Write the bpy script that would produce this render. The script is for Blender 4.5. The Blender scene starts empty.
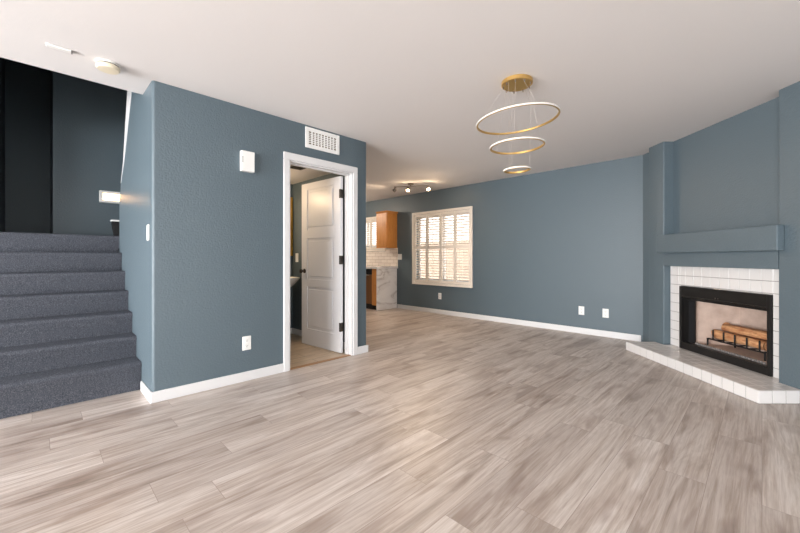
import bpy, bmesh, math, random
from mathutils import Matrix, Vector
random.seed(4)
S = 2 ** -.5
scene = bpy.context.scene
COL = scene.collection

# ------------------------------------------------------------------ camera
cd = bpy.data.cameras.new('camera')
cam = bpy.data.objects.new('camera', cd)
COL.objects.link(cam)
cam.location = (0, 0, 1.10)
cam.rotation_euler = (math.radians(90), 0, math.radians(-45))
cd.sensor_width = 36.0
cd.lens = 362 / 800 * 36
cd.shift_y = -8.5 / 800
cd.clip_start = .05
scene.camera = cam

# ------------------------------------------------------------------ world, lights, exposure
scene.view_settings.view_transform = 'Standard'
scene.view_settings.look = 'None'
scene.view_settings.gamma = 1
scene.view_settings.use_curve_mapping = False
scene.view_settings.exposure = 0.42
w = bpy.data.worlds.new('sky')
scene.world = w
w.use_nodes = True
w.node_tree.nodes['Background'].inputs['Color'].default_value = (1.0, .98, .95, 1)
w.node_tree.nodes['Background'].inputs['Strength'].default_value = 2.6


def area(name, loc, rot, sx, sy, power, color):
    l = bpy.data.lights.new(name, 'AREA')
    l.shape = 'RECTANGLE'
    l.size, l.size_y = sx, sy
    l.energy = power
    l.color = color
    o = bpy.data.objects.new(name, l)
    COL.objects.link(o)
    o.location = loc
    o.rotation_euler = rot
    return o


def point(name, loc, power, color, r=.03):
    l = bpy.data.lights.new(name, 'POINT')
    l.energy = power
    l.color = color
    l.shadow_soft_size = r
    o = bpy.data.objects.new(name, l)
    COL.objects.link(o)
    o.location = loc
    return o


R90 = math.radians(90)
# daylight entering by the glass door in the left wall and the window in the rear wall
area('daylight_left', (-5.94, 1.5, 1.05), (0, -R90, 0), 2.0, 5.6, 680, (.985, .99, 1.0))
area('daylight_rear', (-.2, -3.44, 1.2), (-R90, 0, 0), 5.6, 2.0, 240, (.985, .99, 1.0))
# kitchen ceiling lamp round the corner, hidden by the partition
point('kitchen_lamp', (4.1, 7.2, 2.25), 45, (1, .84, .68), .12)



# ------------------------------------------------------------------ materials
def lin(c):
    c = c / 255
    return c / 12.92 if c <= .04045 else ((c + .055) / 1.055) ** 2.4


def rgb(r, g, b):
    return (lin(r), lin(g), lin(b), 1)


def new_mat(name, col, rough=.5, metal=0, spec=.5, emit=None, es=0):
    m = bpy.data.materials.new(name)
    m.use_nodes = True
    b = m.node_tree.nodes['Principled BSDF']
    b.inputs['Base Color'].default_value = col
    b.inputs['Roughness'].default_value = rough
    b.inputs['Metallic'].default_value = metal
    b.inputs['Specular IOR Level'].default_value = spec
    if emit:
        b.inputs['Emission Color'].default_value = emit
        b.inputs['Emission Strength'].default_value = es
    return m


def nd(m, t, **kw):
    n = m.node_tree.nodes.new(t)
    for k, v in kw.items():
        setattr(n, k, v)
    return n


def lk(m, a, b):
    m.node_tree.links.new(a, b)


def bsdf(m):
    return m.node_tree.nodes['Principled BSDF']


def coords(m, scale=(1, 1, 1), rot=(0, 0, 0)):
    tc = nd(m, 'ShaderNodeTexCoord')
    mp = nd(m, 'ShaderNodeMapping')
    mp.inputs['Scale'].default_value = scale
    mp.inputs['Rotation'].default_value = rot
    lk(m, tc.outputs['Object'], mp.inputs['Vector'])
    return mp.outputs['Vector']


def noise(m, vec, scale, detail=3, rough=.55, dist=0):
    n = nd(m, 'ShaderNodeTexNoise')
    n.inputs['Scale'].default_value = scale
    n.inputs['Detail'].default_value = detail
    n.inputs['Roughness'].default_value = rough
    n.inputs['Distortion'].default_value = dist
    lk(m, vec, n.inputs['Vector'])
    return n.outputs['Fac']


def ramp(m, fac, stops):
    r = nd(m, 'ShaderNodeValToRGB')
    e = r.color_ramp.elements
    while len(e) < len(stops):
        e.new(.5)
    for el, (p, c) in zip(e, stops):
        el.position = p
        el.color = c
    lk(m, fac, r.inputs['Fac'])
    return r.outputs['Color']


def mixc(m, mode, fac, a, b):
    n = nd(m, 'ShaderNodeMix', data_type='RGBA', blend_type=mode)
    for sock, v in ((n.inputs[0], fac), (n.inputs[6], a), (n.inputs[7], b)):
        if isinstance(v, (int, float, tuple)):
            sock.default_value = v
        else:
            lk(m, v, sock)
    return n.outputs[2]


def bump(m, h, strength, dist=.01):
    b = nd(m, 'ShaderNodeBump')
    b.inputs['Strength'].default_value = strength
    b.inputs['Distance'].default_value = dist
    lk(m, h, b.inputs['Height'])
    lk(m, b.outputs['Normal'], bsdf(m).inputs['Normal'])


M = {}
# teal wall paint on orange-peel texture
m = M['teal'] = new_mat('teal_paint', rgb(90, 104, 112), .4, spec=.4)
v = coords(m)
bump(m, noise(m, v, 70, 2), .3, .010)
m = M['ceiling'] = new_mat('ceiling_paint', rgb(226, 223, 222), .9, spec=.1)
bump(m, noise(m, coords(m), 40, 2), .05, .01)
M['white'] = new_mat('white_trim_paint', rgb(222, 222, 223), .35)
M['door'] = new_mat('white_door_paint', rgb(222, 223, 227), .35)
M['plastic'] = new_mat('white_plastic', rgb(238, 238, 236), .4)
M['slot'] = new_mat('dark_slot', rgb(70, 66, 62), .6)
M['cream'] = new_mat('cream_plastic', rgb(226, 218, 196), .45)
M['gold'] = new_mat('brushed_gold', rgb(214, 176, 108), .38, .85)
M['led'] = new_mat('white_silicone', rgb(226, 222, 217), .5)
M['cable'] = new_mat('pale_cable', rgb(200, 192, 186), .5)
M['black'] = new_mat('black_metal', rgb(30, 29, 29), .38, .3)
M['iron'] = new_mat('black_iron', rgb(22, 22, 24), .6, .3)
M['bronze'] = new_mat('dark_bronze', rgb(62, 56, 52), .4, .6)
M['nickel'] = new_mat('brushed_nickel', rgb(150, 140, 130), .35, .9)
M['steel'] = new_mat('steel_brown_reflection', rgb(132, 92, 60), .4, .4)  # warm brown reflection on the stainless door is put into the base colour
M['porcelain'] = new_mat('porcelain', rgb(240, 238, 234), .12)
M['goldframe'] = new_mat('gilt_frame', rgb(196, 156, 76), .4, .6)
M['mirror'] = new_mat('mirror_glass', (.9, .9, .9, 1), .02, 1)
M['shutter'] = new_mat('shutter_paint', rgb(238, 230, 220), .4)
M['tileglaze'] = new_mat('white_glazed_tile', rgb(218, 216, 215), .2)
M['grout'] = new_mat('grout', rgb(128, 124, 122), .9)
M['hearthtile'] = new_mat('white_satin_tile', rgb(214, 208, 204), .25)
M['bulb'] = new_mat('lit_bulb', (1, 1, 1, 1), .4, emit=(1, .72, .42, 1), es=30)
M['lens'] = new_mat('lit_lens', (1, 1, 1, 1), .4, emit=(1, .6, .24, 1), es=3.5)
M['ground'] = new_mat('outdoor_ground', rgb(190, 170, 150), .9)
m = M['stucco'] = new_mat('tan_block', rgb(196, 168, 146), .9)
br = nd(m, 'ShaderNodeTexBrick')
br.inputs['Scale'].default_value = 1
br.inputs['Brick Width'].default_value = .4
br.inputs['Row Height'].default_value = .2
br.inputs['Mortar Size'].default_value = .012
br.inputs['Color1'].default_value = rgb(232, 214, 199)
br.inputs['Color2'].default_value = rgb(226, 206, 190)
br.inputs['Mortar'].default_value = rgb(204, 182, 166)
lk(m, coords(m, rot=(0, R90, R90)), br.inputs['Vector'])
lk(m, br.outputs['Color'], bsdf(m).inputs['Base Color'])

# glass
m = M['glass'] = bpy.data.materials.new('window_glass')
m.use_nodes = True
m.node_tree.nodes.clear()
o_ = nd(m, 'ShaderNodeOutputMaterial')
mx = nd(m, 'ShaderNodeMixShader')
tr = nd(m, 'ShaderNodeBsdfTransparent')
gl = nd(m, 'ShaderNodeBsdfGlossy')
gl.inputs['Roughness'].default_value = .02
mx.inputs[0].default_value = .06
lk(m, tr.outputs[0], mx.inputs[1])
lk(m, gl.outputs[0], mx.inputs[2])
lk(m, mx.outputs[0], o_.inputs['Surface'])

# laminate plank floor, boards run along X
m = M['floor'] = new_mat('grey_oak_laminate', (.5, .5, .5, 1), .3, spec=.45)
br = nd(m, 'ShaderNodeTexBrick', offset=0)
# every row of boards starts at its own random offset
sp_ = nd(m, 'ShaderNodeSeparateXYZ')
lk(m, coords(m), sp_.inputs[0])
rw = nd(m, 'ShaderNodeMath', operation='DIVIDE')
rw.inputs[1].default_value = .192
lk(m, sp_.outputs['Y'], rw.inputs[0])
fl = nd(m, 'ShaderNodeMath', operation='FLOOR')
lk(m, rw.outputs[0], fl.inputs[0])
wn = nd(m, 'ShaderNodeTexWhiteNoise', noise_dimensions='1D')
lk(m, fl.outputs[0], wn.inputs['W'])
ma = nd(m, 'ShaderNodeMath', operation='MULTIPLY_ADD')
ma.inputs[1].default_value = 1.24
lk(m, wn.outputs['Value'], ma.inputs[0])
lk(m, sp_.outputs['X'], ma.inputs[2])
bc_ = nd(m, 'ShaderNodeCombineXYZ')
lk(m, ma.outputs[0], bc_.inputs['X'])
lk(m, sp_.outputs['Y'], bc_.inputs['Y'])
br.inputs['Scale'].default_value = 1
br.inputs['Brick Width'].default_value = 1.24
br.inputs['Row Height'].default_value = .192
br.inputs['Mortar Size'].default_value = .0012
br.inputs['Mortar Smooth'].default_value = .3
br.inputs['Bias'].default_value = 0
br.inputs['Color1'].default_value = (0, 0, 0, 1)
br.inputs['Color2'].default_value = (1, 1, 1, 1)
br.inputs['Mortar'].default_value = (.5, .5, .5, 1)
lk(m, bc_.outputs[0], br.inputs['Vector'])
bw = nd(m, 'ShaderNodeRGBToBW')
lk(m, br.outputs['Color'], bw.inputs[0])
# shift the grain per board
cmb = nd(m, 'ShaderNodeCombineXYZ')
mul = nd(m, 'ShaderNodeMath', operation='MULTIPLY')
mul.inputs[1].default_value = 37
lk(m, bw.outputs[0], mul.inputs[0])
lk(m, mul.outputs[0], cmb.inputs['X'])
lk(m, mul.outputs[0], cmb.inputs['Z'])
add = nd(m, 'ShaderNodeVectorMath', operation='ADD')
lk(m, coords(m, (.7, 8.5, 1)), add.inputs[0])
lk(m, cmb.outputs[0], add.inputs[1])
g1 = noise(m, add.outputs[0], 1.25, 6, .66, 1.2)
add2 = nd(m, 'ShaderNodeVectorMath', operation='ADD')
lk(m, coords(m, (2.2, 60.0, 1)), add2.inputs[0])
lk(m, cmb.outputs[0], add2.inputs[1])
g2 = noise(m, add2.outputs[0], 1.5, 3, .6, .4)
base = ramp(m, bw.outputs[0], [(0, rgb(190, 180, 173)), (.5, rgb(204, 195, 188)), (1, rgb(215, 207, 201))])
grain = ramp(m, g1, [(.27, rgb(132, 114, 100)), (.42, rgb(216, 205, 196)), (.55, rgb(255, 253, 252)), (.72, rgb(206, 194, 186))])
c1 = mixc(m, 'MULTIPLY', .64, base, grain)
fine = ramp(m, g2, [(.3, rgb(205, 196, 190)), (.6, rgb(255, 255, 255))])
add3 = nd(m, 'ShaderNodeVectorMath', operation='ADD')
lk(m, coords(m, (1.5, 5.0, 1)), add3.inputs[0])
lk(m, cmb.outputs[0], add3.inputs[1])
g3 = noise(m, add3.outputs[0], 1.3, 2, .5, .6)
patch = ramp(m, g3, [(.52, rgb(255, 255, 255)), (.66, rgb(196, 184, 178)), (.74, rgb(176, 163, 156))])
c1 = mixc(m, 'MULTIPLY', g2, c1, patch)
c2 = mixc(m, 'MULTIPLY', .6, c1, fine)
c3 = mixc(m, 'MIX', br.outputs['Fac'], c2, rgb(150, 135, 126))
lk(m, c3, bsdf(m).inputs['Base Color'])
rr = nd(m, 'ShaderNodeMapRange')
rr.inputs['To Min'].default_value = .30
rr.inputs['To Max'].default_value = .46
lk(m, g2, rr.inputs['Value'])
lk(m, rr.outputs[0], bsdf(m).inputs['Roughness'])
bump(m, g2, .06, .004)

# bathroom floor tile
m = M['bathtile'] = new_mat('beige_floor_tile', (.5, .5, .5, 1), .3)
br = nd(m, 'ShaderNodeTexBrick', offset=.5)
br.inputs['Scale'].default_value = 1
br.inputs['Brick Width'].default_value = .6
br.inputs['Row Height'].default_value = .15
br.inputs['Mortar Size'].default_value = .004
br.inputs['Color1'].default_value = rgb(214, 196, 172)
br.inputs['Color2'].default_value = rgb(200, 182, 160)
br.inputs['Mortar'].default_value = rgb(150, 134, 116)
lk(m, coords(m), br.inputs['Vector'])
nz = ramp(m, noise(m, coords(m, (2, 9, 1)), 2.5, 4), [(.3, rgb(205, 196, 186)), (.7, rgb(255, 255, 255))])
lk(m, mixc(m, 'MULTIPLY', .6, br.outputs['Color'], nz), bsdf(m).inputs['Base Color'])

# carpet
m = M['carpet'] = new_mat('grey_carpet', (.1, .1, .1, 1), .95, spec=.1)
n1 = noise(m, coords(m), 160, 3, .7)
n2 = noise(m, coords(m, (60, 14, 14)), 2.2, 3, .6)
c1 = ramp(m, n1, [(.3, rgb(60, 63, 70)), (.52, rgb(90, 93, 101)), (.72, rgb(120, 123, 130))])
c2 = ramp(m, n2, [(.3, rgb(196, 198, 204)), (.7, rgb(255, 255, 255))])
lk(m, mixc(m, 'MULTIPLY', .6, c1, c2), bsdf(m).inputs['Base Color'])
bump(m, n1, .7, .012)

# timbers
def wood(name, a, b, sc, rot=(0, 0, 0), rough=.4):
    m = new_mat(name, a, rough)
    g = noise(m, coords(m, sc, rot), 2.5, 4, .6, .8)
    lk(m, ramp(m, g, [(.3, a), (.7, b)]), bsdf(m).inputs['Base Color'])
    return m
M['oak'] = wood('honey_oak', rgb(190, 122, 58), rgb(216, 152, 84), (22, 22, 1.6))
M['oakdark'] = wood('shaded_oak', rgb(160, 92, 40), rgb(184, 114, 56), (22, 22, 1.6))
m = M['log'] = new_mat('split_log', rgb(200, 140, 80), .85)
n1 = noise(m, coords(m, (3, 26, 26)), 1.6, 5, .65, .6)
n2 = noise(m, coords(m, (14, 14, 14)), 1.2, 4, .6)
c1 = ramp(m, n1, [(.3, rgb(140, 88, 58)), (.5, rgb(208, 154, 108)), (.75, rgb(236, 196, 150))])
c2 = ramp(m, n2, [(.3, rgb(190, 140, 110)), (.6, rgb(255, 255, 255))])
lk(m, mixc(m, 'MULTIPLY', .6, c1, c2), bsdf(m).inputs['Base Color'])
bump(m, n1, .6, .01)
m = M['bark'] = new_mat('log_bark', rgb(120, 70, 44), .9)
n1 = noise(m, coords(m, (6, 26, 26)), 1.4, 5, .65, .6)
lk(m, ramp(m, n1, [(.35, rgb(104, 66, 46)), (.65, rgb(190, 128, 88))]), bsdf(m).inputs['Base Color'])
bump(m, n1, .8, .012)
m = M['refractory'] = new_mat('firebrick_panel', rgb(196, 164, 142), .9)
n1 = noise(m, coords(m), 9, 4)
lk(m, ramp(m, n1, [(.3, rgb(184, 160, 146)), (.7, rgb(208, 186, 172))]), bsdf(m).inputs['Base Color'])
bump(m, noise(m, coords(m), 70, 2), .25, .006)

# marble
m = M['marble'] = new_mat('white_marble', (.8, .8, .8, 1), .15)
wv = noise(m, coords(m, (1.0, 1.0, 2.4), (0, math.radians(38), 0)), 1.7, 5, .55, 1.3)
lk(m, ramp(m, wv, [(.40, rgb(244, 241, 240)), (.53, rgb(232, 228, 227)), (.575, rgb(204, 197, 195)), (.62, rgb(236, 232, 231)), (.75, rgb(246, 244, 243))]),
   bsdf(m).inputs['Base Color'])
# subway backsplash
m = M['subway'] = new_mat('marble_subway_tile', (.8, .8, .8, 1), .2)
br = nd(m, 'ShaderNodeTexBrick')
br.inputs['Scale'].default_value = 1
br.inputs['Brick Width'].default_value = .2
br.inputs['Row Height'].default_value = .075
br.inputs['Mortar Size'].default_value = .003
br.inputs['Color1'].default_value = rgb(244, 235, 225)
br.inputs['Color2'].default_value = rgb(230, 220, 209)
br.inputs['Mortar'].default_value = rgb(176, 158, 142)
sx = nd(m, 'ShaderNodeSeparateXYZ')
cx_ = nd(m, 'ShaderNodeCombineXYZ')
tc = nd(m, 'ShaderNodeTexCoord')
lk(m, tc.outputs['Object'], sx.inputs[0])
lk(m, sx.outputs['Y'], cx_.inputs['X'])
lk(m, sx.outputs['Z'], cx_.inputs['Y'])
lk(m, cx_.outputs[0], br.inputs['Vector'])
lk(m, br.outputs['Color'], bsdf(m).inputs['Base Color'])


# ------------------------------------------------------------------ mesh helpers
class MB:
    def __init__(s):
        s.bm = bmesh.new()
        s.smooth = False

    def box(s, x0, x1, y0, y1, z0, z1, bev=0, seg=2, mat=None):
        r = bmesh.ops.create_cube(s.bm, size=1)
        vs = r['verts']
        x0, x1 = min(x0, x1), max(x0, x1)
        y0, y1 = min(y0, y1), max(y0, y1)
        z0, z1 = min(z0, z1), max(z0, z1)
        for v in vs:
            v.co = Vector(((x0 + x1) / 2 + v.co.x * (x1 - x0), (y0 + y1) / 2 + v.co.y * (y1 - y0), (z0 + z1) / 2 + v.co.z * (z1 - z0)))
        if mat is not None:
            for v in vs:
                v.co = mat @ v.co
        if bev:
            es = list({e for v in vs for e in v.link_edges})
            bmesh.ops.bevel(s.bm, geom=es, offset=bev, segments=seg, affect='EDGES', profile=.5)
        return s

    def prism(s, pts, a0, a1, axis='z'):
        """outline pts extruded along an axis: z -> (x,y), x -> (y,z), y -> (x,z)"""
        def P(p, a):
            return {'z': (p[0], p[1], a), 'x': (a, p[0], p[1]), 'y': (p[0], a, p[1])}[axis]
        lo = [s.bm.verts.new(P(p, a0)) for p in pts]
        hi = [s.bm.verts.new(P(p, a1)) for p in pts]
        n = len(pts)
        fs = [s.bm.faces.new(lo[::-1]), s.bm.faces.new(hi)]
        for i in range(n):
            fs.append(s.bm.faces.new((lo[i], lo[(i + 1) % n], hi[(i + 1) % n], hi[i])))
        bmesh.ops.recalc_face_normals(s.bm, faces=fs)
        return s

    def lathe(s, prof, c=(0, 0, 0), seg=40, close=False, mat=None):
        """prof: (radius, height) about the z axis through c"""
        rings = []
        for r, z in prof:
            if r < 1e-6:
                rings.append([s.bm.verts.new((c[0], c[1], c[2] + z))])
            else:
                rings.append([s.bm.verts.new((c[0] + r * math.cos(2 * math.pi * i / seg), c[1] + r * math.sin(2 * math.pi * i / seg), c[2] + z)) for i in range(seg)])
        prs = list(zip(rings, rings[1:]))
        if close:
            prs.append((rings[-1], rings[0]))
        fs = []
        for a, b in prs:
            for i in range(seg):
                j = (i + 1) % seg
                if len(a) == 1 and len(b) == 1:
                    continue
                if len(a) == 1:
                    fs.append(s.bm.faces.new((a[0], b[i], b[j])))
                elif len(b) == 1:
                    fs.append(s.bm.faces.new((a[i], a[j], b[0])))
                else:
                    fs.append(s.bm.faces.new((a[i], a[j], b[j], b[i])))
        bmesh.ops.recalc_face_normals(s.bm, faces=fs)
        if mat is not None:
            for v in {v for f in fs for v in f.verts}:
                v.co = mat @ v.co
        s.smooth = True
        return s

    def tube(s, pts, r, seg=10):
        """rod along a polyline, capped"""
        pts = [Vector(p) for p in pts]
        rings = []
        for i, p in enumerate(pts):
            d = (pts[min(i + 1, len(pts) - 1)] - pts[max(i - 1, 0)]).normalized()
            a = d.orthogonal().normalized() if i == 0 else (rings_a - d * rings_a.dot(d)).normalized()
            rings_a = a
            b = d.cross(a)
            rad = r[i] if isinstance(r, (list, tuple)) else r
            rings.append([s.bm.verts.new(p + (a * math.cos(2 * math.pi * k / seg) + b * math.sin(2 * math.pi * k / seg)) * rad) for k in range(seg)])
        fs = []
        for A, B in zip(rings, rings[1:]):
            for k in range(seg):
                j = (k + 1) % seg
                fs.append(s.bm.faces.new((A[k], A[j], B[j], B[k])))
        fs.append(s.bm.faces.new(rings[0][::-1]))
        fs.append(s.bm.faces.new(rings[-1]))
        bmesh.ops.recalc_face_normals(s.bm, faces=fs)
        s.smooth = True
        return s

    def build(s, name, mat, parent=None, base=(0, 0, 0), rotz=0, smooth=None):
        """vertices are in the frame turned by rotz about the world origin; base is the object's origin in that frame"""
        b = Vector(base)
        for v in s.bm.verts:
            v.co -= b
        me = bpy.data.meshes.new(name)
        s.bm.to_mesh(me)
        s.bm.free()
        me.materials.append(mat if not isinstance(mat, str) else M[mat])
        if s.smooth if smooth is None else smooth:
            me.shade_smooth()
            me.set_sharp_from_angle(angle=math.radians(38))
        o = bpy.data.objects.new(name, me)
        COL.objects.link(o)
        if parent:
            o.parent = parent
        else:
            o.location = Matrix.Rotation(rotz, 4, 'Z') @ b
            o.rotation_euler = (0, 0, rotz)
        return o


class Thing:
    """an Empty at the thing's base; part() builds child meshes in the same frame"""
    def __init__(s, name, label, cat, base, rotz=0, group=None, kind=None):
        s.o = bpy.data.objects.new(name, None)
        s.o.empty_display_size = .1
        COL.objects.link(s.o)
        s.base = Vector(base)
        s.o.location = Matrix.Rotation(rotz, 4, 'Z') @ s.base
        s.o.rotation_euler = (0, 0, rotz)
        tag(s.o, label, cat, group, kind)

    def part(s, name, mb, mat, parent=None, smooth=None, label=None):
        o = mb.build(name, mat, parent or s.o, s.base, smooth=smooth)
        if label:
            o['label'] = label
        return o


def tag(o, label=None, cat=None, group=None, kind=None):
    if label: o['label'] = label
    if cat: o['category'] = cat
    if group: o['group'] = group
    if kind: o['kind'] = kind
    return o


def struct(name, mb, mat, base=(0, 0, 0), rotz=0, label=None, cat=None, smooth=None):
    o = mb.build(name, mat, None, base, rotz, smooth)
    o['kind'] = 'structure'
    o['label'] = label or ''
    o['category'] = cat or name.split('_')[0]
    return o


def copy_tree(o, loc, label, parent=None):
    c = o.copy()
    COL.objects.link(c)
    if parent is None:
        c.location = loc
        c['label'] = label
    else:
        c.parent = parent
    for ch in list(o.children):
        copy_tree(ch, None, None, c)
    return c


H = 2.45      # ceiling height
XF = 5.60     # plane of the far wall
YW = 3.268    # front plane of the bathroom partition
F45 = math.radians(45)
# the fireplace stands across the corner: its frame is turned 45 degrees, (d, -l, z)


def rcorner(cx, cy, r, a0, a1, n=5):
    return [(cx + r * math.cos(math.radians(a0 + (a1 - a0) * i / n)), cy + r * math.sin(math.radians(a0 + (a1 - a0) * i / n))) for i in range(n + 1)]


# ================================================================== STRUCTURE
struct('floor', MB().box(-6.15, 5.75, -3.65, YW + .05, -.1, 0).box(2.72, 5.75, YW + .05, 8.4, -.1, 0).box(-.5, 1.0, YW + .05, 7.2, -.1, 0).box(-6.15, -.5, YW + .05, 5.2, -.1, 0).box(1, 2.72, YW + .05, 3.30, -.1, 0),
       'floor', label='grey oak laminate plank floor', cat='floor')
struct('floor_bathroom', MB().box(1.0, 2.72, 3.30, 4.93, -.1, .003), 'bathtile', label='beige tile floor of the bathroom behind the white door', cat='floor')
struct('ceiling', MB().box(-6.15, 5.75, -3.65, 3.62, H, H + .25).box(1.05, 5.75, 3.62, 8.4, H, H + .25).box(-6.15, -.30, 3.62, 5.0, H, H + .25), 'ceiling', label='off-white living room ceiling', cat='ceiling')
struct('ceiling_stairwell', MB().box(-.5, 1.2, 3.62, 7.2, 5.0, 5.1), 'ceiling', label='ceiling high above the stairwell', cat='ceiling')
struct('ceiling_bathroom', MB().box(1.1, 2.62, 3.39, 4.83, 2.17, 2.25), 'ceiling', label='low ceiling of the bathroom', cat='ceiling')

# bathroom partition with rounded outer corners
wb = MB()
XS = .612
wb.prism([(XS, 3.39), (XS, YW + .022)] + rcorner(XS + .022, YW + .022, .022, 180, 270)[1:] + [(1.734, YW), (1.734, 3.39)], 0, H)
wb.prism([(2.51, YW), (2.698, YW)] + rcorner(2.698, YW + .022, .022, 270, 360)[1:] + [(2.72, 3.39), (2.51, 3.39)], 0, H)
wb.box(1.734, 2.51, YW, 3.39, 2.06, H)
struct('wall_center', wb, 'teal', label='teal partition wall holding the bathroom doorway', cat='wall', smooth=True)
# stair side wall with its slanted upper end
struct('wall_stair', MB().prism([(3.39, 0), (4.83, 0), (4.83, 1.70), (4.72, 1.88), (4.51, 2.08), (4.12, 2.63), (4.0, 2.9), (3.63, 3.2), (3.63, H), (3.39, H)], XS, XS + .11, 'x'),
       'teal', label='light-struck teal wall beside the stairs', cat='wall')
struct('trim_slanted', MB().prism([(4.12, 2.63), (4.51, 2.08), (4.72, 1.88), (4.575, 2.07), (4.33, 2.70), (4.26, 2.85), (4.0, 2.9)], XS - .004, XS + .115, 'x'), 'white',
       label='white slanted trim on the upper end of the stair wall', cat='trim')
struct('wall_landing', MB().box(.118, 1.2, 5.6, 5.75, 0, 5.0), 'teal', label='dark teal wall behind the stair landing with a wall light', cat='wall')
struct('wall_recess', MB().box(-.45, .24, 6.9, 7.02, 0, 5.0).box(.118, .24, 5.75, 6.9, 0, 5.0), 'teal', label='darkest teal recess wall at the head of the stairs', cat='wall')
struct('wall_stair_left', MB().box(-.45, -.30, 5.0, 7.0, 0, 5.0).box(-.45, -.30, 3.5, 5.0, H + .25, 5.0).box(-6.15, -.45, 5.0, 5.15, 0, H), 'teal', label='teal wall on the open left edge of the stairs', cat='wall')
struct('wall_stairwell_front', MB().box(-.45, 1.2, 3.5, 3.62, H + .25, 5.0), 'teal', label='upper stairwell wall over the ceiling edge', cat='wall')
struct('wall_bathroom_left', MB().box(1.0, 1.1, 3.39, 6.1, 0, 5.0), 'teal', label='teal bathroom side wall', cat='wall')
struct('wall_bathroom_back', MB().box(1.1, 2.62, 4.83, 4.93, 0, H), 'teal', label='teal bathroom back wall with the gilt mirror', cat='wall')
struct('wall_bathroom_right', MB().box(2.62, 2.72, 3.39, 8.4, 0, H), 'teal', label='teal bathroom side wall behind the open door', cat='wall')
struct('wall_kitchen', MB().box(2.72, 5.75, 8.3, 8.4, 0, H), 'teal', label='teal end wall of the kitchen', cat='wall')
# far wall with two window openings
A0, A1, AZ0, AZ1 = 3.79, 5.142, .625, 1.975
B0, B1, BZ0, BZ1 = 6.12, 7.5, 1.33, 2.0
wf = MB()
wf.box(XF, XF + .15, .9, A0, 0, H).box(XF, XF + .15, A0, A1, 0, AZ0).box(XF, XF + .15, A0, A1, AZ1, H)
wf.box(XF, XF + .15, A1, B0, 0, H).box(XF, XF + .15, B0, B1, 0, BZ0).box(XF, XF + .15, B0, B1, BZ1, H).box(XF, XF + .15, B1, 8.3, 0, H)
struct('wall_far', wf, 'teal', label='long teal far wall with the shuttered window', cat='wall')
# chimney wall
def q(mb, d0, d1, l0, l1, z0, z1, bev=0):
    return mb.box(d0, d1, -l1, -l0, z0, z1, bev)
wc = MB()
q(wc, 4.44, 4.80, 3.18, 3.50, 0, H)
def rpier(d0, d1, l0, l1, z0, z1, r=.014):
    pts = [(d0, -l1)] + [(d1, -l1)] + [(d1, -l0 - r)] + rcorner(d1 - r, -l0 - r, r, 0, 90)[1:] + rcorner(d0 + r, -l0 - r, r, 90, 180)
    wc.prism(pts, z0, z1)
rpier(4.195, 4.45, 3.055, 3.50, 0, H)
rpier(1.5, 2.92, 3.048, 3.50, 0, H)
q(wc, 2.92, 4.195, 3.172, 3.50, 1.30, H)
q(wc, 2.92, 4.195, 3.05, 3.50, 1.01, 1.355)
q(wc, 2.92, 3.035, 3.145, 3.5, 0, 1.01)
q(wc, 4.04, 4.195, 3.145, 3.5, 0, 1.01)
q(wc, 3.035, 4.04, 3.145, 3.5, .80, 1.01)
struct('wall_fireplace', wc, 'teal', base=(3.0, -3.2, 0), rotz=F45, label='angled teal chimney wall with a recess over the mantel', cat='wall', smooth=True)
# walls behind the photographer with the openings that light the room
wl = MB()
wl.box(-6.15, -6.0, -3.5, -1.4, 0, H).box(-6.15, -6.0, -1.4, 4.4, 2.07, H).box(-6.15, -6.0, 4.4, 5.15, 0, H)
struct('wall_left', wl, 'teal', label='teal wall with the glass door', cat='wall')
wr = MB()
wr.box(-6.15, -3.0, -3.65, -3.5, 0, H).box(-3.0, 2.6, -3.65, -3.5, 0, .2).box(-3.0, 2.6, -3.65, -3.5, 2.2, H).box(2.6, 3.35, -3.65, -3.5, 0, H)
struct('wall_right', MB().box(3.2, 3.35, -3.5, -1.1, 0, H), 'teal', label='teal wall beside the camera', cat='wall')
struct('wall_rear', wr, 'teal', label='teal wall with the wide rear window', cat='wall')


def win(name, label, fr, pane):
    o = bpy.data.objects.new(name, None)
    COL.objects.link(o)
    tag(o, label, 'window', None, 'structure')
    fr.build('window_frame', M['white'], o)
    pane.build('pane', M['glass'], o)
    return o


def xframe(x0, x1, y0, y1, z0, z1, t, mull):
    f = MB()
    f.box(x0, x1, y0, y0 + t, z0, z1).box(x0, x1, y1 - t, y1, z0, z1).box(x0, x1, y0 + t, y1 - t, z0, z0 + t).box(x0, x1, y0 + t, y1 - t, z1 - t, z1)
    for k in mull:
        f.box(x0, x1, k - t / 2, k + t / 2, z0 + t, z1 - t)
    return f


win('window_1', 'large window behind the white shutters in the far wall', xframe(5.69, 5.73, A0, A1, AZ0, AZ1, .05, [(A0 + A1) / 2]), MB().box(5.708, 5.712, A0 + .05, A1 - .05, AZ0 + .05, AZ1 - .05))
win('window_2', 'kitchen window beside the hanging oak cabinet', xframe(5.69, 5.73, B0, B1, BZ0, BZ1, .05, [(B0 + B1) / 2]), MB().box(5.708, 5.712, B0 + .05, B1 - .05, BZ0 + .05, BZ1 - .05))
win('window_3', 'wide glass door behind the camera', xframe(-6.12, -6.06, -1.4, 4.4, 0, 2.07, .06, [1.5]), MB().box(-6.092, -6.088, -1.34, 4.34, .06, 2.01))
yf = MB().box(-3.0, -2.94, -3.62, -3.56, .2, 2.2).box(2.54, 2.6, -3.62, -3.56, .2, 2.2).box(-2.94, 2.54, -3.62, -3.56, .2, .26).box(-2.94, 2.54, -3.62, -3.56, 2.14, 2.2).box(-.23, -.17, -3.62, -3.56, .26, 2.14)
win('window_4', 'wide window in the rear wall', yf, MB().box(-2.94, 2.54, -3.592, -3.588, .26, 2.14))

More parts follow.
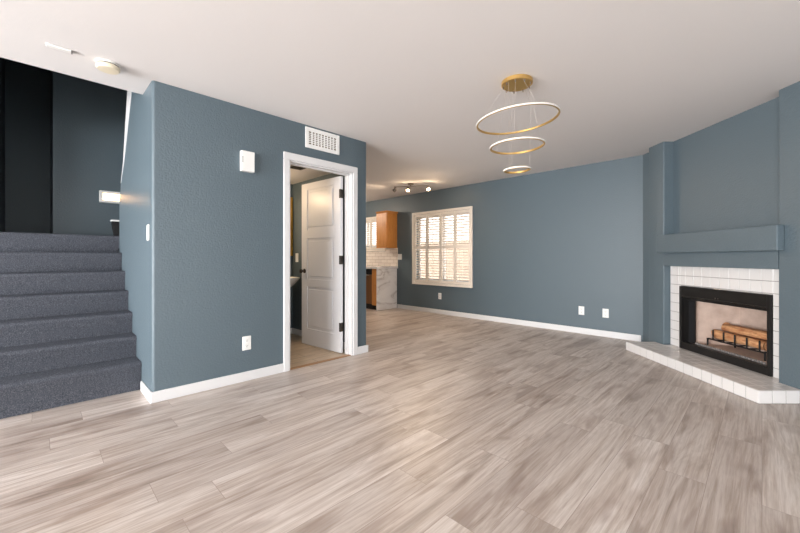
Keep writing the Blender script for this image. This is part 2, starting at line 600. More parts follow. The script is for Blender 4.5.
# outdoors beyond the far window
struct('ground', MB().box(5.75, 16, -2, 16, -.25, -.15), 'ground', label='pale ground outside the far window', cat='ground')
struct('wall_outdoor', MB().box(9.2, 9.4, -1, 15, -.15, 1.62), 'stucco', label='tan block wall outside the far window', cat='wall')

# baseboards
BH, BT = .085, .014


def bboard(name, pieces, label, base=(0, 0, 0), rotz=0):
    b = MB()
    for p in pieces:
        b.box(*p, bev=.004, seg=1)
    struct(name, b, 'white', base, rotz, label, 'baseboard')


bboard('baseboard_center', [(XS - BT, 1.672, YW - BT, YW - .0005, 0, BH), (2.572, 2.72 + BT, YW - BT, YW - .0005, 0, BH), (XS - BT, XS - .0005, YW - .0005, 3.63, 0, BH)],
       'white baseboard along the teal partition')
bboard('baseboard_far', [(XF - BT, XF, 1.12, 5.675, 0, BH)], 'white baseboard along the far wall')
bboard('baseboard_bathroom', [(2.62 - BT, 2.6195, 3.40, 4.83, .003, BH), (1.1, 2.606, 4.83 - BT, 4.8295, .003, BH)], 'white baseboard inside the bathroom')

# door casing and jamb
c = MB()
c.box(1.672, 1.734, YW - .018, YW, 0, 2.06, .004, 1).box(2.51, 2.572, YW - .018, YW, 0, 2.06, .004, 1).box(1.672, 2.572, YW - .018, YW, 2.06, 2.128, .004, 1)
c.box(1.734, 1.748, YW, 3.395, 0, 2.046).box(2.496, 2.51, YW, 3.395, 0, 2.046).box(1.734, 2.51, YW, 3.395, 2.046, 2.06)
c.box(1.748, 1.758, YW + .05, YW + .085, 0, 2.046).box(2.486, 2.496, YW + .05, YW + .085, 0, 2.046).box(1.748, 2.496, YW + .05, YW + .085, 2.036, 2.046)
struct('trim_1', c, 'white', label='white casing around the bathroom doorway', cat='trim')
struct('trim_2', MB().box(1.75, 2.494, 3.272, 3.32, .0005, .008, .003, 1), wood('threshold_oak', rgb(150, 112, 76), rgb(180, 140, 100), (2, 20, 20)),
       label='wooden threshold strip under the bathroom doorway', cat='trim')

# bathroom door: hinged at the right jamb, swung into the bathroom
DR = bpy.data.objects.new('door_1', None)
COL.objects.link(DR)
DR.location = (2.482, 3.412, 0)
DR.rotation_euler = (0, 0, math.radians(94.2))      # local x runs from hinge to free edge
tag(DR, 'white panelled bathroom door standing open', 'door', None, 'structure')
DW, DT = .765, .035
d = MB()
ZP = [(.215, .745), (.835, 1.345), (1.45, 1.955)]
st = .115
d.box(0, st, 0, DT, .012, 2.038).box(DW - st, DW, 0, DT, .012, 2.038)
zz = [.012] + [z for p in ZP for z in p] + [2.038]
for a, b in zip(zz[0::2], zz[1::2]):
    d.box(st, DW - st, 0, DT, a, b)
d.build('door_leaf', M['door'], DR)
for a, b in ZP:
    p = MB().box(st, DW - st, .012, DT - .012, a, b)
    # sticking moulding and a raised field, on both faces
    for y0, y1 in ((.002, .012), (DT - .012, DT - .002)):
        p.box(st + .035, DW - st - .035, y0, y1, a + .035, b - .035, .0045, 1)
    p.build('door_panel', M['door'], DR)
for z in (.306, 1.077, 1.837):
    h = MB()
    h.tube([(-.002, DT + .006, z - .05), (-.002, DT + .006, z + .05)], .0075, 10)
    h.box(-.004, .0005, .002, DT - .002, z - .05, z + .05)
    h.box(-.012, .022, DT + .0005, DT + .004, z - .05, z + .05)
    h.build('hinge', M['bronze'], DR)
kz = .935
for sgn in (1, -1):
    k = MB()
    mt = Matrix.Translation((DW - .062, DT if sgn > 0 else 0, kz)) @ Matrix.Rotation(math.radians(-90 * sgn), 4, 'X')
    k.lathe([(0, 0), (.029, 0), (.029, .006), (.013, .01), (.012, .03), (.024, .038), (.029, .05), (.026, .062), (.013, .068), (0, .069)], seg=24, mat=mt)
    k.build('door_knob', M['bronze'], DR)

# ================================================================== STAIRS
ZS = [.235 + .184 * k for k in range(7)]
YS = [3.655, 3.872, 4.066, 4.272, 4.46, 4.655, 4.88]
stair = Thing('staircase', 'flight of grey carpeted stairs climbing beside the teal partition', 'stairs', (.15, 3.65, 0))
zl = 0.001
for k, (y, z) in enumerate(zip(YS, ZS)):
    ye = 5.598 if k == 6 else YS[k + 1] + .04
    r = .026
    pts = [(y + .018, zl), (y + .012, z - 2.2 * r)] + [(y + r + r * math.cos(math.radians(a)), z - r + r * math.sin(math.radians(a))) for a in (195, 165, 140, 115, 92)] + [(ye, z), (ye, zl)]
    x1 = .996 if k == 6 else XS - .0015
    if k == 6:
        mb = MB().prism(pts, -.298, XS - .0015, 'x').prism([(4.86, 1.2), (4.86, z), (5.598, z), (5.598, 1.2)], XS - .0015, .996, 'x')
    else:
        mb = MB().prism(pts, -.298, x1, 'x')
    mb.smooth = True
    stair.part('step', mb, 'carpet')
    zl = z - .001
# dark board that carries the turned second flight, its capped end shows past the stair wall
wst = MB().prism([(.580, 1.341), (.562, 1.47), (.562, 1.494), (.99, 1.494), (.99, 1.341)], 4.93, 4.985, 'y')
wo = stair.part('stringer', wst, 'iron')
stair.part('cap', MB().box(.552, .99, 4.92, 4.995, 1.494, 1.512, .004, 1), 'white', parent=wo, label='white cap on the dark board')

# ================================================================== FIREPLACE
def FT(name, label, cat, d, l, z, group=None):
    return Thing(name, label, cat, (d, -l, z), F45, group)


def tiles(mb, plane, u0, u1, w0, w1, face, depth, size=.1035, gap=.0045, ustart=None, wstart=None):
    """tiles on a plane; u, w are the in-plane ranges; clipped at the edges"""
    u = ustart if ustart is not None else u0
    while u < u1 - .004:
        a, b = max(u, u0), min(u + size, u1)
        ww = wstart if wstart is not None else w0
        while ww < w1 - .004:
            c0, c1 = max(ww, w0), min(ww + size, w1)
            if b - a > .008 and c1 - c0 > .008:
                g = gap / 2
                if plane == 'l':    # faces the room, u = d, w = z
                    mb.box(a + g, b - g, -face - depth, -face, c0 + g, c1 - g, .001, 1)
                elif plane == 'z':  # u = d, w = l
                    mb.box(a + g, b - g, -c1 + g, -c0 - g, face - depth, face, .001, 1)
                elif plane == 'd':  # u = l, w = z
                    mb.box(face, face + depth, -b + g, -a - g, c0 + g, c1 - g, .001, 1)
            ww += size
        u += size


HZ = .10
HD0, HD1, HL = 2.725, 4.33, 2.70
hearth = FT('hearth', 'low white tiled hearth step on the plank floor under the fireplace', 'hearth', 3.5, 2.72, 0)
core = MB()
core.box(HD0 + .003, HD1 - .003, -3.05, -HL - .003, .001, HZ - .003)
core.box(2.925, 4.19, -3.14, -3.05, .001, HZ - .003)
hearth.part('grout_bed', core, 'grout')
t = MB()
tiles(t, 'z', HD0 + .008, HD1, HL + .008, 3.047, HZ, .008, .1035)
tiles(t, 'z', 2.925, 4.19, 3.049, 3.14, HZ, .008, .1035, ustart=2.63)
hearth.part('top_tiles', t, 'hearthtile')
t = MB()
tiles(t, 'l', HD0 + .001, HD1 - .001, .002, HZ + .001, HL, .008, .1035)
tiles(t, 'd', HL + .001, 3.047, .002, HZ + .001, HD0, .008, .1035)
hearth.part('edge_tiles', t, 'tileglaze')

sur = FT('tile_surround', 'white square tile surround framing the black fireplace opening', 'tile surround', 3.53, 3.13, HZ)
sb = MB()
for a, b, z0, z1 in ((2.925, 3.037, HZ + .001, 1.008), (4.033, 4.19, HZ + .001, 1.008), (3.037, 4.033, .793, 1.008)):
    q(sb, a, b, 3.134, 3.144, z0, z1)
sur.part('grout_bed', sb, 'grout')
t = MB()
Z0 = 1.008 - .1035 * 9
tiles(t, 'l', 2.925, 3.037, HZ + .001, 1.008, 3.128, .008, .1035, ustart=2.925, wstart=Z0)
tiles(t, 'l', 4.033, 4.19, HZ + .001, 1.008, 3.128, .008, .1035, ustart=2.925 + .1035 * 10, wstart=Z0)
tiles(t, 'l', 3.037, 4.033, .793, 1.008, 3.128, .008, .1035, ustart=2.925 + .1035, wstart=Z0)
sur.part('tiles', t, 'tileglaze')

fi = FT('fireplace_insert', 'black metal fireplace insert set in the white tile', 'fireplace', 3.535, 3.12, HZ + .001)
D0, D1 = 3.039, 4.031
fr = MB()
q(fr, D1 - .03, D1, 3.108, 3.15, HZ + .002, .788, .003)
fi.part('side_frame', fr, 'black')
fr = MB()
q(fr, D0, D0 + .03, 3.108, 3.15, HZ + .002, .788, .003)
fi.part('side_frame', fr, 'black')
hd = MB()
hd.prism([(-3.112, .788), (-3.15, .788), (-3.30, .70), (-3.30, .68), (-3.135, .645), (-3.135, .66), (-3.112, .675)], D0 + .03, D1 - .03, 'x')
q(hd, D0 + .03, D1 - .03, 3.104, 3.118, .672, .684, .003)
fi.part('hood', hd, 'black')
lo = MB()
q(lo, D0 + .03, D1 - .03, 3.112, 3.16, HZ + .002, .178, .003)
q(lo, D0 + .03, D1 - .03, 3.104, 3.114, .168, .180, .002)
fi.part('lower_bar', lo, 'black')
nt = MB()
k = D0 + .10
while k < D1 - .16:
    q(nt, k, k + .011, 3.163, 3.175, .1705, .196)
    k += .026
fi.part('vent_teeth', nt, 'grout')
# firebox liner: splayed sides, back, floor
fb = MB()
def wall4(a, b, z0, z1, th=.02):
    """vertical panel from a=(d,l) to b, thickened outward"""
    ax, ay, bx, by = a[0], -a[1], b[0], -b[1]
    n = Vector((by - ay, -(bx - ax), 0)).normalized() * th
    fb.prism([(ax, ay), (bx, by), (bx + n.x, by + n.y), (ax + n.x, ay + n.y)], z0, z1)
wall4((3.815, 3.58), (3.975, 3.215), .13, .74)
wall4((3.235, 3.58), (3.815, 3.58), .13, .74)
wall4((3.085, 3.215), (3.235, 3.58), .13, .74)
fi.part('firebrick_liner', fb, 'refractory')
ff = MB().prism([(3.075, -3.163), (3.985, -3.163), (3.975, -3.215), (3.815, -3.58), (3.235, -3.58), (3.085, -3.215)], .13, .170)
fi.part('firebox_floor', ff, 'refractory')
ft = MB().prism([(3.06, -3.16), (4.0, -3.16), (3.99, -3.215), (3.84, -3.62), (3.21, -3.62), (3.07, -3.215)], .74, .76)
for dd in (D0 + .001, D1 - .021):
    q(ft, dd, dd + .02, 3.15, 3.24, HZ + .003, .75)
fi.part('firebox_shell', ft, 'black')
def pleats(d0, d1, l, n):
    mb = MB()
    pts = [(d0 + (d1 - d0) * i / n, -l - (.018 if i % 2 else 0)) for i in range(n + 1)]
    mb.prism(pts + [(x, y - .003) for x, y in pts[::-1]], .172, .66)
    return mb
fi.part('mesh_curtain', pleats(3.915, 3.995, 3.185, 12), 'iron', label='bunched black mesh curtain on the left of the opening')
fi.part('mesh_curtain', pleats(3.075, 3.095, 3.185, 4), 'iron')
fi.part('curtain_rod', MB().tube([(3.07, -3.19, .668), (4.0, -3.19, .668)], .005), 'nickel')
for dd in (3.545, 3.575):
    fi.part('damper_knob', MB().lathe([(0, 0), (.007, 0), (.007, .012), (0, .014)], seg=12, mat=Matrix.Translation((dd, -3.112, .70)) @ Matrix.Rotation(-R90 * -1, 4, 'X')), 'nickel')

gr = FT('fireplace_grate', 'black iron log grate with upright prongs inside the fireplace', 'grate', 3.54, 3.33, .1705)
GL0, GL1 = 3.29, 3.47
g = MB()
g.tube([(3.87, -GL0 + .0, .225), (3.86, -GL0, .242), (3.26, -GL0, .242)], .0075)
g.tube([(3.76, -GL1, .242), (3.30, -GL1, .242)], .0075)
gr.part('front_bar', g, 'iron')
for i in range(5):
    dd = 3.80 - i * .123
    p = MB().tube([(dd, -GL0 + .004, .345), (dd, -GL0 + .004, .25), (dd, -GL0 - .02, .238), (min(max(dd, 3.31), 3.75), -GL1, .238)], .007)
    gr.part('prong', p, 'iron')
for dd, ll in ((3.872, GL0), (3.262, GL0), (3.75, GL1), (3.31, GL1)):
    gr.part('leg', MB().tube([(dd, -ll, .171), (dd, -ll, .244)], .008), 'iron')


def log(name, label, a, b, r, mat, flat=.0, seed=1):
    rnd = random.Random(seed)
    a, b = Vector((a[0], -a[1], a[2])), Vector((b[0], -b[1], b[2]))
    th = Thing(name, label, 'log', (a + b) / 2 - Vector((0, 0, r)), F45, 'logs in the fireplace')
    n, sg = 14, 18
    mb = MB()
    ph = [rnd.uniform(0, 6.28) for _ in range(4)]
    ax = (b - a).normalized()
    side = ax.cross(Vector((0, 0, 1))).normalized()
    up = side.cross(ax)
    rings = []
    for i in range(n + 1):
        t_ = i / n
        p = a.lerp(b, t_)
        ring = []
        for k in range(sg):
            an = 2 * math.pi * k / sg
            rr = r * (1 + .10 * math.sin(2 * an + ph[0] + 2 * t_) + .07 * math.sin(3 * an + ph[1]) + .05 * math.sin(9 * t_ + ph[2] + an) + rnd.uniform(-.06, .06))
            y = math.sin(an) * rr
            if flat and y > r * flat:
                y = r * flat + (y - r * flat) * .15
            ring.append(mb.bm.verts.new(p + side * math.cos(an) * rr + up * y))
        rings.append(ring)
    fs = []
    for A, B in zip(rings, rings[1:]):
        for k in range(sg):
            j = (k + 1) % sg
            fs.append(mb.bm.faces.new((A[k], A[j], B[j], B[k])))
    bmesh.ops.recalc_face_normals(mb.bm, faces=fs)
    mb.smooth = True
    th.part('bark', mb, mat)
    for c0, ring_p, sg_ in ((a, rings, -1), (b, rings, 1)):
        e = MB()
        e.lathe([(0, 0), (r * .9, 0), (r * .9, .004), (0, .005)], seg=18, mat=Matrix.Translation(c0 + ax * (sg_ * .001)) @ (ax * sg_).to_track_quat('Z', 'Y').to_matrix().to_4x4())
        th.part('cut_end', e, 'log')
    return th


log('fire_log', 'pale orange log lying on the grate behind the prongs', (3.84, 3.350, .297), (3.29, 3.350, .297), .046, M['log'], seed=2)
log('fire_log', 'half hidden log at the back of the grate', (3.74, 3.450, .286), (3.28, 3.455, .286), .037, M['bark'], seed=5)
log('fire_log', 'large reddish split log lying across the top of the other logs', (3.80, 3.43, .380), (3.22, 3.395, .388), .05, M['log'], flat=.45, seed=9)

ms = FT('mantel_shelf', 'thick teal painted mantel beam across the chimney wall above the white tile', 'mantel', 3.55, 3.02, 1.158)
mb = MB()
q(mb, 2.866, 4.225, 2.985, 3.046, 1.158, 1.365, .008)
ms.part('beam', mb, 'teal')

# ================================================================== WINDOW SHUTTERS
def shutter(name, label, y0, y1, z0, z1, cuts, panels, n_up, n_lo, zmid, tilt=20):
    th = Thing(name, label, 'shutters', (XF, (y0 + y1) / 2, z0))
    f = xframe(XF - .03, XF + .035, y0, y1, z0, z1, .046, [])
    th.part('casing', f, 'shutter')
    ya, yb = y0 + .05, y1 - .05
    w = (yb - ya) / panels
    za, zb = z0 + .05, z1 - .05
    for i in range(panels):
        a, b = ya + i * w + .002, ya + (i + 1) * w - .002
        p = MB()
        t = .032
        xx0, xx1 = XF - .012, XF + .016
        p.box(xx0, xx1, a, a + t, za, zb).box(xx0, xx1, b - t, b, za, zb)
        p.box(xx0, xx1, a + t, b - t, za, za + .05).box(xx0, xx1, a + t, b - t, zb - .05, zb)
        if zmid:
            p.box(xx0, xx1, a + t, b - t, zmid - .032, zmid + .032)
        rngs = [(za + .05, zmid - .032, n_lo), (zmid + .032, zb - .05, n_up)] if zmid else [(za + .05, zb - .05, n_up)]
        for s0, s1, n in rngs:
            for k in range(n):
                z = s0 + (k + .5) * (s1 - s0) / n
                mt = Matrix.Translation((XF + .002, (a + b) / 2, z)) @ Matrix.Rotation(math.radians(tilt), 4, 'Y')
                p.box(-.026, .026, -(b - a) / 2 + t, (b - a) / 2 - t, -.0035, .0035, mat=mt)
        po = th.part('shutter_panel', p, 'shutter')
        for s0, s1, n in rngs:
            th.part('tilt_rod', MB().box(XF - .034, XF - .025, (a + b) / 2 - .005, (a + b) / 2 + .005, s0 + .03, s1 - .03), 'shutter', parent=po)
    return th


shutter('plantation_shutter', 'white four-panel plantation shutters in the large window of the far wall', 3.72, 5.212, .555, 2.045, None, 4, 12, 12, 1.315)
shutter('plantation_shutter', 'white kitchen window shutters left of the hanging oak cabinet', 6.05, 7.57, 1.26, 2.07, None, 3, 12, 0, None)

# ================================================================== KITCHEN
uc = Thing('wall_cabinet', 'honey oak wall cabinet hanging beside the kitchen window', 'cabinet', (5.44, 5.85, 1.34))
uc.part('body', MB().box(5.300, XF - .001, 5.685, 6.03, 1.34, 2.09, .003, 1), 'oak')
uc.part('crown_molding', MB().prism([(5.300, 2.075), (5.272, 2.115), (XF - .001, 2.115), (XF - .001, 2.075)], 5.66, 6.035, 'y'), 'oak')
cdo = uc.part('door', MB().box(5.281, 5.299, 5.695, 6.025, 1.35, 2.065, .003, 1).box(5.277, 5.282, 5.755, 5.965, 1.41, 2.005, .003, 1), 'oak')
uc.part('light_rail', MB().box(5.285, 5.31, 5.683, 6.03, 1.318, 1.34, .003, 1).box(5.31, XF - .001, 5.683, 5.70, 1.318, 1.34), 'oak')

mp = Thing('marble_panel', 'white veined marble end panel of the kitchen counter', 'panel', (5.31, 5.69, 0))
mp.part('slab', MB().box(5.005, XF - BT - .002, 5.678, 5.708, .001, .868, .002, 1), 'marble')
ct = Thing('countertop', 'white marble kitchen countertop with a thick pale edge', 'countertop', (5.3, 6.8, .87))
ct.part('slab', MB().box(4.985, XF - .002, 5.655, 8.28, .87, .912, .004, 1), 'marble')
bs = Thing('backsplash', 'pale subway tile backsplash under the kitchen window', 'backsplash', (XF - .01, 6.8, .913))
bs.part('tiles', MB().box(XF - .012, XF - .001, 5.665, 6.04, .914, 1.317).box(XF - .012, XF - .001, 6.04, 8.28, .914, 1.255), 'subway')
bc = Thing('base_cabinet', 'oak base cabinet strip beside the marble end panel', 'cabinet', (5.3, 5.78, 0))
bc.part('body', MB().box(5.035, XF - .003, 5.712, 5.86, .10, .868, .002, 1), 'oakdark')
bc.part('face_frame', MB().box(5.016, 5.034, 5.712, 5.86, .10, .868, .003, 1), 'oak')
bc.part('toe_kick', MB().box(5.07, 5.10, 5.712, 5.86, .001, .098), 'black')
dw = Thing('dishwasher', 'steel dishwasher front with a brown reflection in its colour and a black top strip built in under the kitchen counter', 'dishwasher', (5.3, 6.16, 0))
dw.part('door', MB().box(5.012, 5.55, 5.865, 6.455, .12, .74, .004, 1), 'steel')
dw.part('control_panel', MB().box(5.008, 5.55, 5.865, 6.455, .745, .866, .004, 1), 'black')
dw.part('handle', MB().tube([(5.0, 5.93, .73), (4.982, 5.95, .73), (4.982, 6.37, .73), (5.0, 6.39, .73)], .009), 'nickel')
dw.part('toe_kick', MB().box(5.06, 5.10, 5.865, 6.455, .001, .118), 'black')
bc2 = Thing('base_cabinet', 'oak base cabinet beyond the dishwasher', 'cabinet', (5.3, 7.2, 0))
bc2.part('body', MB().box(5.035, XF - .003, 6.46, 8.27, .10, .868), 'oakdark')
for k in range(3):
    y = 6.47 + k * .6
    dd_ = bc2.part('door', MB().box(5.016, 5.034, y, y + .58, .11, .86, .003, 1), 'oakdark')
    bc2.part('knob', MB().lathe([(0, 0), (.008, 0), (.006, .012), (.012, .02), (0, .026)], seg=14, mat=Matrix.Translation((5.016, y + .06, .75)) @ Matrix.Rotation(-R90, 4, 'Y')), 'bronze', parent=dd_)
bc2.part('toe_kick', MB().box(5.07, 5.10, 6.46, 8.27, .001, .098), 'black')

tl = Thing('track_light', 'three-head nickel track light on the kitchen ceiling', 'light', (4.786, 4.51, H - .001))
tl.part('canopy', MB().lathe([(0, 0), (.055, 0), (.055, -.012), (.045, -.022), (.012, -.024), (.012, -.05), (0, -.05)], (4.786, 4.51, H - .001), 24), 'nickel')
T0, T1 = Vector((4.62, 4.775, H - .048)), Vector((4.965, 4.22, H - .048))
tl.part('bar', MB().tube([T0, T1], .007), 'nickel')
BULB = []
for f_, dirx, lit in ((.03, Vector((-.2, .75, -.6)), .6), (.40, Vector((-.45, -.35, -.8)), 1), (.97, Vector((-.4, -.5, -.75)), 1)):
    p = T0.lerp(T1, f_)
    dirx.normalize()
    e = p + Vector((0, 0, -.05))
    st_ = MB().tube([p, e], .006)
    qd = Matrix.Translation(e) @ dirx.to_track_quat('Z', 'Y').to_matrix().to_4x4()
    st_.lathe([(0, -.035), (.02, -.035), (.026, -.02), (.036, .03), (.036, .034), (.031, .034), (.028, .012), (0, .012)], seg=20, mat=qd)
    hd_ = tl.part('lamp_head', st_, 'nickel')
    tl.part('bulb', MB().lathe([(0, .013), (.024, .014), (.027, .028), (.018, .036), (0, .039)], seg=18, mat=qd), 'bulb', parent=hd_)
    BULB.append((e + dirx * .045, dirx.copy(), lit))
for p, dr, lit in BULB:
    sp = bpy.data.lights.new('bulb_light', 'SPOT')
    sp.energy = 28 * lit
    sp.color = (1, .74, .5)
    sp.spot_size = math.radians(150)
    sp.spot_blend = .6
    sp.shadow_soft_size = .03
    so = bpy.data.objects.new('bulb_light', sp)
    COL.objects.link(so)
    so.location = p
    if lit == 1:
        point('bulb_glow', p, 3.0, (1, .72, .46), .025)
    so.rotation_euler = dr.to_track_quat('-Z', 'Y').to_euler()

# ================================================================== CHANDELIER
CC = (2.582, 1.321)
ch = Thing('chandelier', 'gold chandelier of three hanging rings under a round ceiling canopy', 'chandelier', (*CC, H - .001))
ch.part('canopy', MB().lathe([(0, 0), (.108, 0), (.114, -.004), (.114, -.028), (.109, -.032), (0, -.032)], (*CC, H - .001), 48), 'gold')
RG = [(.306, 2.15, .014, 4.5), (.203, 1.952, .014, 1.5), (.101, 1.772, .014, 2.0)]
for r, z, hh, roll in RG:
    # each ring hangs a touch off level
    TM = Matrix.Translation((*CC, z)) @ Matrix.Rotation(math.radians(-roll), 4, Vector((S, S, 0)))
    ring = MB().lathe([(r - .014, -hh / 2), (r - .003, -hh / 2), (r - .003, hh / 2), (r - .014, hh / 2)], (0, 0, 0), 96, close=True, mat=TM)
    ro = ch.part('ring', ring, 'gold')
    ch.part('light_strip', MB().lathe([(r - .003, -hh / 2 + .001), (r + .001, -hh / 2 + .003), (r + .001, hh / 2 - .003), (r - .003, hh / 2 - .001)], (0, 0, 0), 96, close=True, mat=TM), 'led', parent=ro)
    for i in range(3):
        an = math.radians(20 + 120 * i + r * 300)
        x, y = math.cos(an), math.sin(an)
        ch.part('cable', MB().tube([TM @ Vector((x * (r - .008), y * (r - .008), hh / 2)), (CC[0] + x * min(.10, r), CC[1] + y * min(.10, r), H - .033)], .0006, 6), 'cable')
fer = 0
for i in range(9):
    an = math.radians(40 * i)
    ch.part('cable_gripper', MB().lathe([(0, 0), (.004, 0), (.004, -.018), (0, -.02)], (CC[0] + .1 * math.cos(an), CC[1] + .1 * math.sin(an), H - .033), 10), 'nickel')

# ================================================================== CEILING FITTINGS
sd = Thing('smoke_detector', 'round cream smoke detector on the ceiling above the stairs', 'smoke detector', (.345, 3.215, H - .001))
sd.part('base', MB().lathe([(0, 0), (.070, 0), (.070, -.010), (0, -.010)], (.345, 3.215, H - .001), 40), 'plastic')
sd.part('cover', MB().lathe([(0, -.014), (.060, -.014), (.066, -.018), (.068, -.034), (.060, -.044), (.02, -.047), (0, -.047)], (.345, 3.215, H - .001), 40), 'cream')
sd.part('vent_gap', MB().lathe([(0, -.0095), (.060, -.0095), (.060, -.0145), (0, -.0145)], (.345, 3.215, H - .001), 40), 'slot')
cp = Thing('ceiling_plate', 'small white rectangular cover plate on the ceiling beside the smoke detector', 'plate', (.094, 3.185, H - .001))
cp.part('plate', MB().box(.035, .153, 3.165, 3.205, H - .012, H - .001, .003, 1), 'plastic')
cp.part('end_cap', MB().box(.1535, .160, 3.167, 3.203, H - .014, H - .001), 'grout', label='grey end of the plate')

# ================================================================== WALL FITTINGS
av = Thing('air_vent', 'white return air grille high above the bathroom door', 'vent', (2.117, YW - .001, 2.225))
f = MB()
vx0, vx1, vz0, vz1 = 1.909, 2.325, 2.222, 2.432
yb0, yb1 = YW - .012, YW - .001
f.box(vx0, vx0 + .04, yb0, yb1, vz0, vz1, .003, 1).box(vx1 - .04, vx1, yb0, yb1, vz0, vz1, .003, 1).box(vx0 + .04, vx1 - .04, yb0, yb1, vz0, vz0 + .04, .003, 1).box(vx0 + .04, vx1 - .04, yb0, yb1, vz1 - .04, vz1, .003, 1)
av.part('frame', f, 'plastic')
g = MB()
nv, nh = 9, 7
for i in range(1, nv):
    x = vx0 + .04 + (vx1 - vx0 - .08) * i / nv
    g.box(x - .0065, x + .0065, YW - .010, YW - .002, vz0 + .04, vz1 - .04)
for i in range(1, nh):
    z = vz0 + .04 + (vz1 - vz0 - .08) * i / nh
    g.box(vx0 + .04, vx1 - .04, YW - .009, YW - .003, z - .004, z + .004)
av.part('grille', g, 'plastic')
av.part('dark_backing', MB().box(vx0 + .03, vx1 - .03, YW - .0022, YW - .001, vz0 + .03, vz1 - .03), wood('vent_dark', rgb(104, 84, 66), rgb(104, 84, 66), (1, 1, 1)))

dc = Thing('door_chime', 'white door chime box on the teal partition left of the doorway', 'door chime', (1.318, YW - .001, 1.863))
dc.part('housing', MB().box(1.262, 1.378, YW - .045, YW - .001, 1.868, 2.048, .004, 2), 'plastic')
sl = MB()
for k in range(3):
    sl.box(1.268, 1.274, YW - .0465, YW - .044, 1.945 + k * .018, 1.957 + k * .018)
dc.part('slots', sl, 'slot')


def plate(name, label, cat, group, loc, rotz, gang=1, kind='outlet', tilt=0):
    """wall plate built facing local -Y"""
    o = bpy.data.objects.new(name, None)
    o.empty_display_size = .05
    COL.objects.link(o)
    o.location = loc
    o.rotation_euler = (0, 0, rotz)
    tag(o, label, cat, group)
    w = .039 + (gang - 1) * .023
    MB().box(-w, w, -.006, -.0006, -.062, .062, .003, 1).build('plate', M['plastic'], o)
    for gi in range(gang):
        x = (gi - (gang - 1) / 2) * .046
        if kind == 'outlet':
            for dz in (-.024, .024):
                r_ = MB().box(x - .017, x + .017, -.008, -.005, dz - .015, dz + .015, .002, 1).build('receptacle', M['plastic'], o)
                MB().box(x - .009, x - .006, -.0085, -.007, dz - .003, dz + .007).box(x + .006, x + .009, -.0085, -.007, dz - .003, dz + .007).box(x - .003, x + .003, -.0085, -.007, dz - .011, dz - .006).build('slots', M['slot'], r_)
        else:
            MB().box(x - .015, x + .015, -.009, -.005, -.032, .032, .002, 1).build('rocker', M['plastic'], o)
    return o


G = 'white outlets on the teal walls'
plate('wall_outlet', 'white outlet on the teal partition left of the bathroom door', 'outlet', G, (1.322, YW, .338), 0)
plate('wall_outlet', 'white outlet under the shuttered window', 'outlet', G, (XF, 4.486, .35), -R90)
plate('wall_outlet', 'white outlet on the far wall, nearer the shuttered window of the pair by the hearth', 'outlet', G, (XF, 1.86, .335), -R90)
plate('wall_outlet', 'white outlet on the far wall closest to the hearth', 'outlet', G, (XF, 1.542, .33), -R90)
plate('light_switch', 'white light switch on the stair side wall', 'switch', None, (XS, 3.40, 1.30), -R90, kind='switch')
plate('light_switch', 'white switch plate on the far wall beside the kitchen backsplash', 'switch', None, (XF, 5.605, 1.125), -R90, 2, 'switch')
plate('light_switch', 'pale switch plate inside the dark bathroom', 'switch', None, (2.62, 4.70, 1.105), -R90, kind='switch')

wl_ = Thing('wall_light', 'lit rectangular wall light above the stair landing', 'light', (.62, 5.599, 1.77))
f = MB()
LX0, LX1, LZ0, LZ1 = .515, .74, 1.765, 1.905
f.box(LX0, LX0 + .03, 5.55, 5.599, LZ0, LZ1, .003, 1).box(LX1 - .03, LX1, 5.55, 5.599, LZ0, LZ1, .003, 1).box(LX0 + .03, LX1 - .03, 5.55, 5.599, LZ0, LZ0 + .028, .003, 1).box(LX0 + .03, LX1 - .03, 5.55, 5.599, LZ1 - .028, LZ1, .003, 1)
wl_.part('frame', f, 'plastic')
wl_.part('diffuser', MB().box(LX0 + .03, LX1 - .03, 5.562, 5.59, LZ0 + .028, LZ1 - .028), 'lens')
area('wall_light_glow', (.627, 5.545, 1.835), (-R90, 0, 0), .16, .08, 1.8, (1, .55, .24))

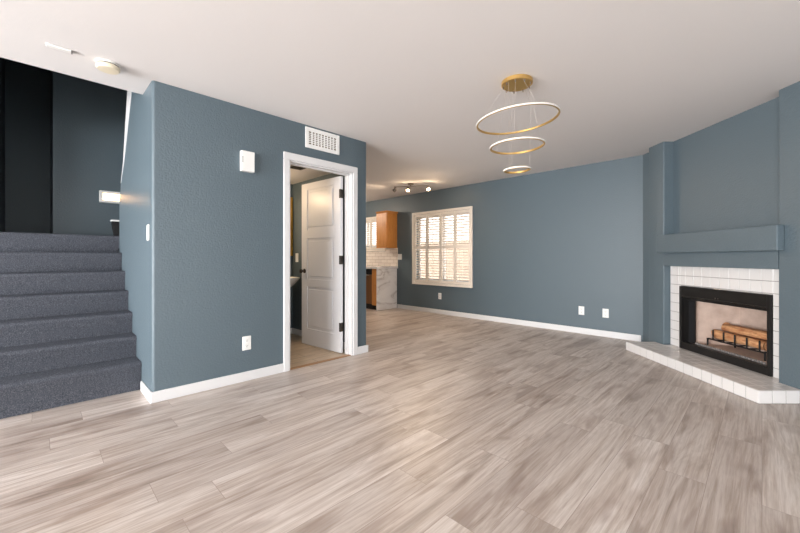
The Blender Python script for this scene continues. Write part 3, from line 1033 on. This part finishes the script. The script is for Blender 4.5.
# ================================================================== BATHROOM
BX, BY = 2.29, 4.83
sk = Thing('bathroom_sink', 'white porcelain sink bowl on the bathroom back wall', 'sink', (BX, 4.6, .003))
def bowl(prof, sx, sy, cx, cy):
    mb = MB()
    mb.lathe([(r, z) for r, z in prof], (0, 0, 0), 40)
    for v in mb.bm.verts:
        v.co = Vector((cx + v.co.x * sx, min(cy + v.co.y * sy, BY - .001), v.co.z))
    return mb
sk.part('basin', bowl([(0, .66), (.30, .67), (.62, .71), (.9, .785), (1.0, .82), (1.0, .835), (.94, .835), (.80, .78), (.5, .72), (0, .70)], .285, .235, BX, 4.595), 'porcelain')
sk.part('pedestal', bowl([(0, .003), (.5, .003), (.5, .03), (.36, .08), (.32, .4), (.40, .62), (.55, .68), (0, .68)], .24, .22, BX, 4.68), 'porcelain')
fa = MB().tube([(BX, 4.76, .83), (BX, 4.76, .93), (BX, 4.73, .96), (BX, 4.66, .95), (BX, 4.64, .93)], .012)
sk.part('faucet', fa, 'bronze')
mr = Thing('wall_mirror', 'gilt framed mirror on the bathroom back wall', 'mirror', (2.28, BY - .001, 1.15))
f = MB()
mx0, mx1, mz0, mz1 = 1.98, 2.612, 1.13, 1.98
y0_, y1_ = BY - .03, BY - .001
f.box(mx0, mx0 + .05, y0_, y1_, mz0, mz1, .008, 2).box(mx1 - .05, mx1, y0_, y1_, mz0, mz1, .008, 2).box(mx0 + .05, mx1 - .05, y0_, y1_, mz0, mz0 + .05, .008, 2).box(mx0 + .05, mx1 - .05, y0_, y1_, mz1 - .05, mz1, .008, 2)
for k in range(34):
    z = mz0 + .015 + k * (mz1 - mz0 - .03) / 33
    for x in (mx0 + .025, mx1 - .025):
        f.box(x - .012, x + .012, y0_ - .006, y0_ + .002, z - .008, z + .008, .004, 1)
mr.part('frame', f, 'goldframe')
mr.part('glass', MB().box(mx0 + .05, mx1 - .05, BY - .014, BY - .004, mz0 + .05, mz1 - .05), 'mirror')
bv = Thing('exhaust_vent', 'grey exhaust vent in the low bathroom ceiling', 'vent', (2.14, 3.84, 2.169))
bv.part('frame', MB().box(2.05, 2.24, 3.74, 3.93, 2.155, 2.169, .004, 1), 'grout')
sl = MB()
for k in range(7):
    sl.box(2.07, 2.22, 3.765 + k * .022, 3.775 + k * .022, 2.152, 2.156)
bv.part('slots', sl, 'slot')
point('bathroom_light', (1.75, 4.5, 1.95), 15, (1, .72, .45), .06)
